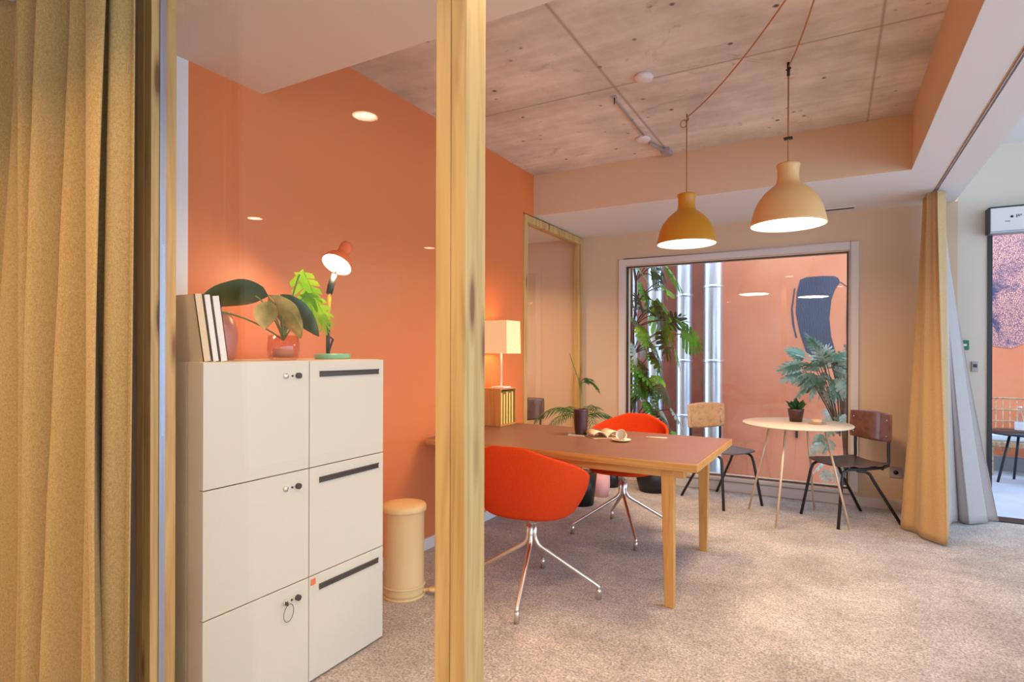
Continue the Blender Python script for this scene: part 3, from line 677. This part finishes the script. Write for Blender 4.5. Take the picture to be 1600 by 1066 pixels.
# =================================================================== DESK
t = thing('desk', 'long oak desk with brown linoleum top standing against the orange wall', 'desk', (-.585, 2.935, 0), -math.radians(1.2))
L, Wd = 1.715, 1.0
MB().box(-L+.02, .004, .712, -.004, Wd-.004, .7405).build('linoleum_top', M_lino, t)
MB().box(-L+.02, 0, .710, 0, .0035, .740).box(-.0035, .0035, .710, 0, Wd-.0035, .740).box(-L+.02, Wd-.0035, .710, 0, Wd, .740).box(-L+.02, .0035, .700, 0, Wd-.0035, .7115).build('top_edging', M_oakx, t, bevel=.001)
MB().box(-L+.10, .045, .655, -.075, .07, .70).box(-L+.10, Wd-.12, .655, -.075, Wd-.095, .70).box(-.10, .07, .655, -.075, Wd-.07, .70).box(-L+.10, .07, .655, -L+.125, Wd-.07, .70).build('apron', M_oakx, t, bevel=.002)
for sx, sy in ((1, 0), (1, 1), (0, 0), (0, 1)):
    xt = -.160 if sx else -L+.14; yt = .045 if not sy else Wd-.045; dy = 1 if not sy else -1; dx = 1 if sx else -1
    a = .033
    top = [(xt-a, yt, .70), (xt+a, yt, .70), (xt+a, yt+dy*.055, .70), (xt-a, yt+dy*.055, .70)]
    ox, oy = dx*(.022 if not sy else -.012), -dy*.035; b = .024
    bot = [(xt+ox-b, yt+oy, 0), (xt+ox+b, yt+oy, 0), (xt+ox+b, yt+oy+dy*.036, 0), (xt+ox-b, yt+oy+dy*.036, 0)]
    MB().add(bot+top, [(0, 1, 2, 3), (4, 5, 6, 7), (0, 1, 5, 4), (1, 2, 6, 5), (2, 3, 7, 6), (3, 0, 4, 7)]).build('leg', M_oak, t, bevel=.004)
ZT = .7405
# crate with yellow books and lamp
t = thing('storage_crate', 'small open oak crate of yellow books at the wall end of the desk', 'crate', (-2.225, 3.70, ZT))
MB().box(-.09, 0, 0, .075, .010, .28).box(-.09, .23, 0, .075, .240, .28).box(-.09, .010, 0, .075, .23, .010).box(-.09, .010, .27, .075, .23, .28).box(-.09, .010, .010, -.082, .23, .27).build('crate_body', M_oak, t, bevel=.001)
for k in range(5):
    b = thing('book', ['yellow book at the left end of the crate', 'second yellow book from the left in the crate', 'middle yellow book in the crate', 'fourth yellow book from the left in the crate', 'yellow book at the right end of the crate'][k],
              'book', (-2.225, 3.722+k*.041, ZT+.0105), 0, 'yellow books in the crate')
    h = (.235, .225, .24, .23, .238)[k]
    MB().box(-.075, 0, 0, .062, .003, h).box(-.075, .030, 0, .062, .033, h).box(.059, 0, 0, .062, .033, h).build('cover', M_ybook, b)
    MB().box(-.072, .0032, .003, .0585, .0298, h-.004).build('pages', M_paper, b)
t = thing('shade_lamp', 'table lamp with square cream shade standing on the oak crate', 'lamp', (-2.20, 3.795, ZT+.28))
MB().box(-.055, -.055, 0, .055, .055, .012).build('lamp_base', M_wplas, t, bevel=.003)
MB().tube([(0, 0, .012), (0, 0, .46)], .007, 10).build('pole', M_wplas, t)
mb = MB(); a0, a1, z0, z1 = .108, .104, .262, .508
q0 = [(-a0, -a0, z0), (a0, -a0, z0), (a0, a0, z0), (-a0, a0, z0)]; q1 = [(-a1, -a1, z1), (a1, -a1, z1), (a1, a1, z1), (-a1, a1, z1)]
mb.add(q0+q1, [(0, 1, 5, 4), (1, 2, 6, 5), (2, 3, 7, 6), (3, 0, 4, 7)])
mb.build('lamp_shade', M_shade, t, solid=.003)
MB().lathe([(0, -.03), (.02, -.025), (.03, 0), (.02, .025), (0, .03)], 16, c=(0, 0, .40)).build('bulb', M_bulb, t)
pl = bpy.data.lights.new('lamp_light', 'POINT'); pl.energy = 5; pl.color = WARM; pl.shadow_soft_size = .04
po = bpy.data.objects.new('lamp_light', pl); C.objects.link(po); po.location = (0, 0, .34); po.parent = t
# dark brown pot, tray, books and cup on desk
t = thing('glass_tray', 'thin clear glass tray on the desk under the dark brown pot', 'tray', (-1.475, 3.61, ZT))
MB().box(-.06, -.07, 0, .055, .07, .006).build('tray_plate', M_glass, t, bevel=.002)
MB().box(-.06, -.073, 0, .055, -.070, .010).box(-.063, -.073, 0, -.06, .07, .010).build('tray_rim', M_porc, t)
t = thing('brown_planter', 'dark brown ribbed pot standing on the desk', 'pot', (-1.475, 3.61, ZT+.0065))
pr = [(0, 0), (.040, 0)]
for i in range(12): pr += [(.042+.0007*i, .008+i*.013), (.0405+.0007*i, .014+i*.013)]
pr += [(.052, .166), (.046, .166), (.042, .14), (0, .14)]
MB().lathe(pr, 28).build('pot_wall', M_brown_pot, t)
MB().lathe([(0, .141), (.042, .141)], 20).build('soil', M_soil, t)
def openbook(name, lab, loc, rz, w, h, m):
    t = thing(name, lab, 'book', loc, rz)
    def f(u, v):
        x = (u*2-1)*w; return Vector((x, (v-.5)*h, .004+.040*(math.sin(abs(u*2-1)*PI*.9)**.7 if abs(u*2-1) > 0 else 0)))
    MB().grid(f, 24, 2).build('pages', m, t, solid=.003)
    MB().box(-w*1.02, -h*.52, 0, w*1.02, h*.52, .003).build('cover', M_manila, t)
openbook('open_book', 'open cream booklet with curling pages on the desk between pot and cup', (-1.315, 3.60, ZT), .75, .095, .15, M_porc)
t = thing('coffee_cup', 'cream cup lying on its saucer near the middle of the desk', 'cup', (-1.15, 3.475, ZT))
MB().lathe([(0, .002), (.03, 0), (.052, .008), (.060, .013), (.058, .015), (.03, .006), (0, .006)], 32).build('saucer', M_porc, t)
Mc = Matrix.Translation((0, .01, .036)) @ Matrix.Rotation(1.2, 4, 'X')
MB().lathe([(0, -.03), (.018, -.03), (.030, -.01), (.034, .02), (.032, .02), (.026, -.008), (0, -.024)], 24, M=Mc).build('cup', M_porc, t)
tag(MB().tube([(-1.06, 3.70, ZT+.004), (-.93, 3.73, ZT+.004)], .004, 8).build('pencil', M_porc), 'cream pencil lying on the desk in front of the far orange chair', 'pencil')

# =================================================================== ORANGE TUB CHAIRS
def tub_chair(label, loc, rz_shell, rz_base):
    t = thing('tub_chair', label, 'chair', loc, rz_base, 'orange tub chairs at the desk')
    def rim(th):    # th 0 at back, +-pi at front ; returns height
        a = abs(th)/PI
        if a < .09: h = .832
        elif a < .70: k = (a-.09)/.61; h = .832-.215*k
        else:
            k = min(1, (a-.70)/.12); k = k*k*(3-2*k); h = .617-(.617-.485)*k
        return h
    def f(u, v):
        th = (u*2-1)*PI; h = rim(th)
        cx, sy = math.sin(th), -math.cos(th)
        rx, ry = .293, (.27 if sy < 0 else .255)
        e = 2.6; k = (abs(cx)**e+abs(sy)**e)**(-1/e); hh = .432+.03*max(0, sy)*min(1, v*2)
        fr = min(1, v*1.6)
        if v < .5: r = math.sin(v/.5*PI/2)*.80; z = hh+.045*(1-math.cos(v/.5*PI/2))
        else:
            w = (v-.5)/.5; r = .80+.20*math.sin(w*PI/2)**.8; z = hh+.045+(h-hh-.045)*w
        if h < .5 and v >= .5:
            w = (v-.5)/.5; z = hh+.045+(h-hh-.045)*w
        x = cx*k*rx*r; y = sy*k*ry*r
        if sy < 0: y -= .03*max(0, z-.5)/.3*(-sy)
        return Rz @ Vector((x, y, z))
    Rz = Matrix.Rotation(rz_shell-rz_base, 3, 'Z')
    MB().grid(f, 96, 28).build('seat_shell', M_fab, t, solid=.022, sub=1)
    # seat pad
    def g(u, v):
        th = u*2*PI; r = v; e = 2.6; cx, sy = math.sin(th), -math.cos(th); k = (abs(cx)**e+abs(sy)**e)**(-1/e)
        return Rz @ Vector((cx*k*.225*r, sy*k*.21*r+.01, .462+.012*(1-r**4)))
    MB().grid(g, 40, 8).build('seat_pad', M_fab, t, solid=.02)
    MB().lathe([(0, .385), (.034, .385), (.034, .42), (.03, .43), (0, .43)], 20).build('mounting_plate', M_chrome, t)
    for k in range(4):
        a = k*PI/2; c, s = math.cos(a), math.sin(a)
        pts = [(.018, .385), (.018, .32), (.022, .29), (.038, .265), (.06, .25), (.355, .072), (.360, .066), (.361, .055)]
        l = MB().tube([(p*c, p*s, z) for p, z in pts], [.0125]*5+[.010, .010, .010], 12).build('leg', M_chrome, t)
        MB().lathe([(0, 0), (.013, 0), (.014, .05), (.011, .056), (0, .056)], 14, c=(.361*c, .361*s, 0)).build('glide', M_chrome, l)
    return t
tub_chair('orange felt tub chair in front of the desk, seen from behind', (-1.416, 2.77, 0), math.radians(4), math.radians(16))
tub_chair('orange felt tub chair on the far side of the desk', (-1.31, 4.0, 0), math.radians(176), math.radians(31.5))

# =================================================================== SCHOOL CHAIRS
def school_chair(label, loc, rz, mb_back, m_seat):
    # faces +X locally ; footprint .54 x .42
    t = thing('plywood_chair', label, 'chair', loc, rz, 'plywood chairs with black frames')
    for s in (-1, 1):
        y = s*.165
        fr = [(.26, s*.205, 0), (.20, y*1.03, .36), (.185, y, .405), (.15, y, .425), (.0, y, .425), (-.15, y, .43)]
        MB().tube(fr, .0115, 10).build('leg', M_blackm, t)
        rl = [(-.28, s*.20, 0), (-.07, y*1.02, .33), (-.04, y*.98, .385), (.0, y*.97, .405), (.06, y*.95, .412)]
        MB().tube(rl, .0115, 10).build('leg', M_blackm, t)
        bk = [(-.15, y, .43), (-.195, y, .445), (-.200, y, .48), (-.198, y, .56), (-.200, y, .68), (-.206, y, .80)]
        MB().tube(bk, .0115, 10).build('back_upright', M_blackm, t)
    MB().tube([(.0, -.165, .414), (.0, .165, .414)], .009, 8).tube([(-.15, -.165, .42), (-.15, .165, .42)], .009, 8).build('cross_bar', M_blackm, t)
    def seat(u, v):
        x = -.19+u*.40; y = (v*2-1)*(.195-.0*u)
        cr = 1-max(0, (abs(u-.5)-.38)/.12)**2*.10
        return Vector((x, y*cr, .450+.014*(2*v-1)**2-.010*math.sin(u*PI)-.018*max(0, u-.8)*5*.5))
    MB().grid(seat, 20, 16).build('seat', m_seat, t, solid=.011)
    def back(u, v):
        y = (u*2-1)*.205; z = .625+v*.205
        rd = 1-.06*max(0, abs(v*2-1)-.75)*4*.5
        return Vector((-.212-.03*(z-.62)+.030*(u*2-1)**2, y*rd, z+.012*math.sin(PI*u)*(v*2-1)))
    b = MB().grid(back, 20, 12).build('backrest', mb_back, t, solid=.010)
    for s in (-1, 1):
        for z in (.665, .785):
            MB().lathe([(0, 0), (.006, 0), (.005, .003), (0, .004)], 10, M=Matrix.Translation((-.184-.03*(z-.62)+.004, s*.165, z)) @ Matrix.Rotation(PI/2, 4, 'Y')).build('rivet', M_chrome, b)
    return t
school_chair('light plywood chair with dark grey seat left of the round table', (-.85, 5.29, 0), math.radians(-39), M_beech, M_greyseat)
school_chair('walnut backed chair with brown seat right of the round table', (.11, 5.19, 0), math.radians(219), M_walnut, M_brownseat)
school_chair('plywood chair seen edge-on through the glass screen', (-2.80, 5.25, 0), math.radians(125), M_walnut, M_brownseat)
# round table
t = thing('round_table', 'small round cream cafe table with thin splayed rod legs', 'table', (-.245, 4.985, 0))
MB().lathe([(0, .735), (.378, .735), (.388, .739), (.390, .745), (.387, .750), (0, .751)], 64).build('tabletop', M_roundtop, t)
for k in range(4):
    a = math.radians(-108+90*k); c, s = math.cos(a), math.sin(a)
    l = MB().tube([(.20*c, .20*s, .734), (.375*c, .375*s, .004)], .0085, 10).build('leg', M_rod, t)
    MB().lathe([(0, 0), (.011, 0), (.011, .008), (0, .008)], 12, c=(.377*c, .377*s, 0)).build('foot_cap', M_rod, l)
MB().tube([(.20*math.cos(math.radians(-108+90*k)), .20*math.sin(math.radians(-108+90*k)), .728) for k in range(4)], .006, 8, closed=True).build('under_ring', M_rod, t)
t = thing('succulent_pot', 'small green succulent in a dark brown pot on the round table', 'plant', (-.255, 5.08, .751))
MB().lathe([(0, 0), (.045, 0), (.058, .085), (.061, .10), (.053, .10), (.050, .085), (0, .085)], 24).build('plant_pot', M_brown_pot, t)
MB().lathe([(0, .088), (.051, .088)], 20).build('soil', M_soil, t)
lf = MB(); random.seed(3)
for i in range(34):
    a = random.uniform(0, 2*PI); r = random.uniform(.01, .07); e = Vector((math.cos(a)*r*1.1, math.sin(a)*r*1.1, .115+random.uniform(0, .05)))
    b = Vector((math.cos(a)*r*.4, math.sin(a)*r*.4, .09)); leaf_full(lf, b.lerp(e, .3), e+(e-b)*.3, .03, random.uniform(-1, 1), 0, .05, .3)
lf.build('foliage', L_palm, t)
t = thing('tealight_dish', 'low beige cup on a flat dish on the round table', 'cup', (-.105, 4.99, .751))
MB().lathe([(0, 0), (.05, 0), (.066, .006), (.066, .008), (.048, .004), (0, .004)], 28).build('dish', M_rod, t)
MB().lathe([(0, .004), (.032, .004), (.038, .035), (.034, .035), (.030, .01), (0, .01)], 24).build('cup', M_kraft, t)

# =================================================================== PENDANTS
def pendant(label, x, y, zr, m, cord_from, hook_z=ZC):
    t = thing('pendant_lamp', label, 'lamp', (x, y, zr), 0, 'bell shaped pendant lamps')
    pr = [(.186, -.004), (.190, 0), (.188, .008), (.181, .040), (.170, .085), (.150, .130), (.118, .172), (.085, .200), (.062, .218), (.055, .235), (.053, .262), (.054, .300), (.060, .318), (.058, .324), (.050, .320), (.02, .318), (0, .318)]
    s = MB().lathe(pr, 56).build('lamp_shade', m, t)
    MB().lathe([(.186, -.003), (.178, .038), (.166, .082), (.145, .126), (.112, .168), (.06, .205), (0, .208)], 48).build('shade_lining', M_shadein, s)
    MB().lathe([(0, .002), (.179, .004), (.175, .012), (0, .014)], 40).build('diffuser', M_pglow, s)
    MB().tube([(0, 0, .318), (0, 0, .34), (0, 0, hook_z-zr-.035)], [.012, .004, .004], 8).build('cord', M_cord, t)
    hk = MB().tube([(0, 0, hook_z-zr), (0, 0, hook_z-zr-.02), (.012, 0, hook_z-zr-.035), (0, 0, hook_z-zr-.05), (-.012, 0, hook_z-zr-.038)], .003, 8).build('ceiling_hook', M_dark, t)
    MB().tube([Vector(p)-Vector((x, y, zr)) for p in cord_from], .004, 8).build('swag_cord', M_cord, t)
    area('pendant_light', .33, K_PEND, (0, 0, -.006), t, col=(1, .70, .42))
    return t
p1 = pendant('ochre bell pendant lamp hanging above the desk, nearer the glass screen', -.842, 3.868, 2.008, M_ochre,
        [(-.842, 3.868, 2.825)]+curve_pts((-.83, 3.85, 2.835), (-.05, 2.50, 2.84), -.06, 20))
MB().tube([(.842*0-.006, 0, .80+.028*math.sin(0))]+[(-.02+.02*math.cos(a), .0, .79+.024*math.sin(a)) for a in [2*PI*i/16 for i in range(16)]], .003, 6).build('cord_loop', M_cord, p1)
p2 = pendant('larger looking sandy orange bell pendant lamp nearer the viewer', -.213, 3.438, 1.985, M_sand,
        [(-.213, 3.438, 2.83)]+curve_pts((-.205, 3.42, 2.84), (-.02, 2.55, 2.85), -.035, 14))
MB().box(-.022, -.012, .458, .022, .012, .470).build('cord_adjuster', M_dark, p2, bevel=.002)
MB().lathe([(0, .80), (.008, .80), (.008, .87), (0, .87)], 10).build('cord_grip', M_dark, p2)

# =================================================================== CEILING FITTINGS
def detector(x, y, lab, dark=False):
    t = thing('smoke_detector', lab, 'smoke detector', (x, y, ZC))
    MB().lathe([(0, 0), (.05, 0), (.054, -.010), (.050, -.022), (.034, -.030), (0, -.031)], 28).build('housing', M_wplas, t)
    MB().lathe([(.0468, -.020), (.0495, -.017), (.0512, -.014)], 28).build('vent_ring', M_dark if dark else M_greyp, t)
detector(-.938, 3.214, 'round white smoke detector near the middle of the concrete ceiling')
detector(-1.213, 4.144, 'round white smoke detector close to the warm-lit bulkhead', True)
t = thing('conduit_bracket', 'short grey metal conduit bracket beside the far smoke detector', 'bracket', (-1.19, 4.22, ZC))
MB().tube([(0, 0, -.02), (.06, .24, -.02)], .012, 10).build('conduit', M_cond, t)
MB().box(.03, .20, -.045, .10, .30, 0).build('junction_box', M_greyp, t, bevel=.004)
t = thing('ceiling_bracket', 'small rusty bracket fixed at the ceiling board joint', 'bracket', (-1.17, 3.385, ZC))
MB().box(-.012, -.012, -.012, .012, .012, 0).build('plate', M_greyp, t); MB().tube([(0, 0, -.01), (0, .0, -.05)], .004, 8).build('pin', M_dark, t)
t = thing('conduit_pipe', 'thin concrete coloured conduit along the ceiling to the far detector', 'pipe', (-1.18, 3.42, ZC))
MB().tube([(0, 0, -.008), (-.01, .66, -.008)], .006, 8).build('conduit', M_cond, t)
t = thing('ceiling_vent', 'narrow dark slotted vent above the right end of the window', 'vent', (.03, 5.52, ZS))
MB().box(-.13, -.03, -.006, .13, .03, 0).build('vent_frame', M_wplas, t); MB().box(-.12, -.022, -.008, .12, -.004, -.005).box(-.12, .004, -.008, .12, .022, -.005).build('slot', M_dark, t)
def downlight(x, y, label, power=K_DOWN, z=ZS, on=True):
    t = thing('ceiling_downlight', label, 'ceiling light', (x, y, z), 0, 'recessed ceiling downlights')
    MB().lathe([(.058, 0), (.066, -.003), (.068, -.001), (.068, 0)], 28).build('trim_ring', M_wplas, t)
    MB().lathe([(0, -.002), (.058, -.002)], 28).build('diffuser', M_bulb if on else M_wplas, t)
    if on: area('downlight_light', .11, power, (0, 0, -.008), t, spread=2.4)
downlight(-2.039, 5.431, 'unlit round downlight in the soffit above the glass screen corner', on=False)
downlight(-3.1, 4.55, 'added downlight brightening the side room behind the glass screen', 42, ZS-.001)  # unseen lamp, added to brighten the side room
DL = [(-2.085, -.14), (-4.57, -1.37), (-4.09, -3.32), (-1.2, -1.5), (-1.2, .25), (.1, -.6), (-2.2, -3.2), (-.6, 1.35), (-4.4, .1)]  # mirrored lamps lead; the rest are unseen, added to light the room
for k, (x, y) in enumerate(DL):
    downlight(x, y, {0: 'lit downlight mirrored largest in the partition glass above the cabinet', 1: 'lit downlight mirrored small at the left of the partition glass',
                     2: 'lit downlight mirrored faintly beside the pine post in the partition glass'}.get(k, 'unseen downlight added for light in the soffit on the entrance side'))

# =================================================================== RIGHT WALL FITTINGS
t = thing('door_operator', 'white sliding door motor box above the open doorway', 'door operator', (1.03, YB, 2.215))
MB().box(.012, -.10, 0, 1.7, 0, .18).build('casing', M_wplas, t, bevel=.006)
MB().box(0, -.105, -.005, .012, 0, .185).box(.012, -.103, .180, 1.7, 0, .188).build('end_cap', M_dark, t)
MB().box(.012, -.106, -.014, 1.7, -.0, -.001).build('lower_rail', M_alu, t)
lg = MB().lathe([(0, 0), (.009, 0), (.009, .002), (0, .002)], 14, M=Matrix.Translation((.14, -.101, .105)) @ Matrix.Rotation(PI/2, 4, 'X'))
for i in range(3): lg.box(.165+i*.012, -.1015, .095+i*.006, .171+i*.012, -.100, .118)
lg.box(.10, -.1012, .07, .13, -.100, .075).build('badge', M_dark, t)
t = thing('exit_button', 'green exit release box on the wall right of the grey curtain', 'button', (.888, YB, 1.355))
MB().box(-.042, -.03, -.035, .042, 0, .04).build('button_box', M_green, t, bevel=.005); MB().box(-.026, -.034, -.006, .026, -.030, .012).build('button_label', M_wplas, t)
t = thing('light_switch', 'grey double switch plate below the green exit box', 'switch', (.897, YB, 1.19))
MB().box(-.022, -.008, -.05, .022, 0, .05).build('switch_plate', M_greyp, t, bevel=.003); MB().box(-.014, -.013, -.035, .014, -.008, -.006).box(-.014, -.013, .006, .014, -.008, .035).build('rocker', M_dark, t)
t = thing('card_reader', 'small grey card reader beside the double switch', 'reader', (.968, YB, 1.19))
MB().box(-.021, -.012, -.04, .021, 0, .04).build('reader_body', M_greyp, t, bevel=.003); MB().box(-.012, -.014, -.006, .012, -.012, .02).build('reader_window', M_dark, t)
t = thing('wall_socket', 'grey power socket low on the warm-lit wall by the walnut chair', 'socket', (.455, YB, .31))
MB().box(-.045, -.008, -.045, .045, 0, .045).build('socket_plate', M_greyp, t, bevel=.003); MB().lathe([(0, 0), (.018, 0), (.018, .003), (0, .001)], 20, M=Matrix.Translation((0, -.008, 0)) @ Matrix.Rotation(PI/2, 4, 'X')).build('socket_well', M_dark, t)

# =================================================================== PATIO FURNITURE
t = thing('patio_table', 'low round black table outside with splayed legs', 'table', (1.665, 7.47, 0))
MB().lathe([(0, .49), (.29, .49), (.30, .50), (.30, .512), (0, .514)], 40).build('tabletop', M_dark, t)
for k in range(4):
    a = math.radians(-170+90*k); MB().tube([(.12*math.cos(a), .12*math.sin(a), .49), (.22*math.cos(a), .22*math.sin(a), 0)], .012, 8).build('leg', M_blackm, t)
t = thing('water_bottle', 'clear glass bottle with white label on the low patio table', 'bottle', (1.625, 7.45, .515))
MB().lathe([(0, 0), (.040, .002), (.043, .02), (.043, .10), (.036, .14), (.018, .18), (.014, .23), (.017, .235), (.012, .235), (.012, .18), (.03, .13), (.039, .10), (.039, .02), (0, .008)], 24).build('bottle_glass', M_glass, t)
MB().lathe([(.0436, .02), (.0436, .10)], 24).build('label', M_cush, t)
MB().lathe([(0, .236), (.015, .236), (.015, .25), (0, .25)], 14).build('stopper', M_wplas, t)
t = thing('wicker_bench', 'wicker outdoor bench with white seat cushion behind the patio table', 'bench', (2.2, 8.03, 0))
mb = MB()
for i in range(26): mb.tube([(-.75+i*.06, .12, .22), (-.75+i*.06, .13, .80)], .006, 6)
for i in range(5): mb.tube([(-.76, .125, .30+i*.125), (.76, .125, .30+i*.125)], .010, 6)
mb.build('backrest', M_wick, t)
MB().box(-.76, -.20, .30, .76, .10, .36).build('seat', M_wick, t, bevel=.01)
MB().box(-.74, -.19, .362, .74, .09, .44).build('cushion', M_cush, t, bevel=.02)
for x in (-.72, .72):
    for y in (-.18, .08): MB().tube([(x, y, 0), (x, y, .30)], .015, 8).build('leg', M_wick, t)
t = thing('patio_stool', 'black metal stool mostly hidden by the door frame outside', 'stool', (1.13, 7.0, 0))
MB().lathe([(0, .44), (.16, .44), (.165, .45), (.16, .46), (0, .462)], 28).build('seat', M_dark, t)
for k in range(4):
    a = math.radians(-45+90*k); MB().tube([(.08*math.cos(a), .08*math.sin(a), .44), (.22*math.cos(a), .22*math.sin(a), 0)], .011, 8).build('leg', M_blackm, t)
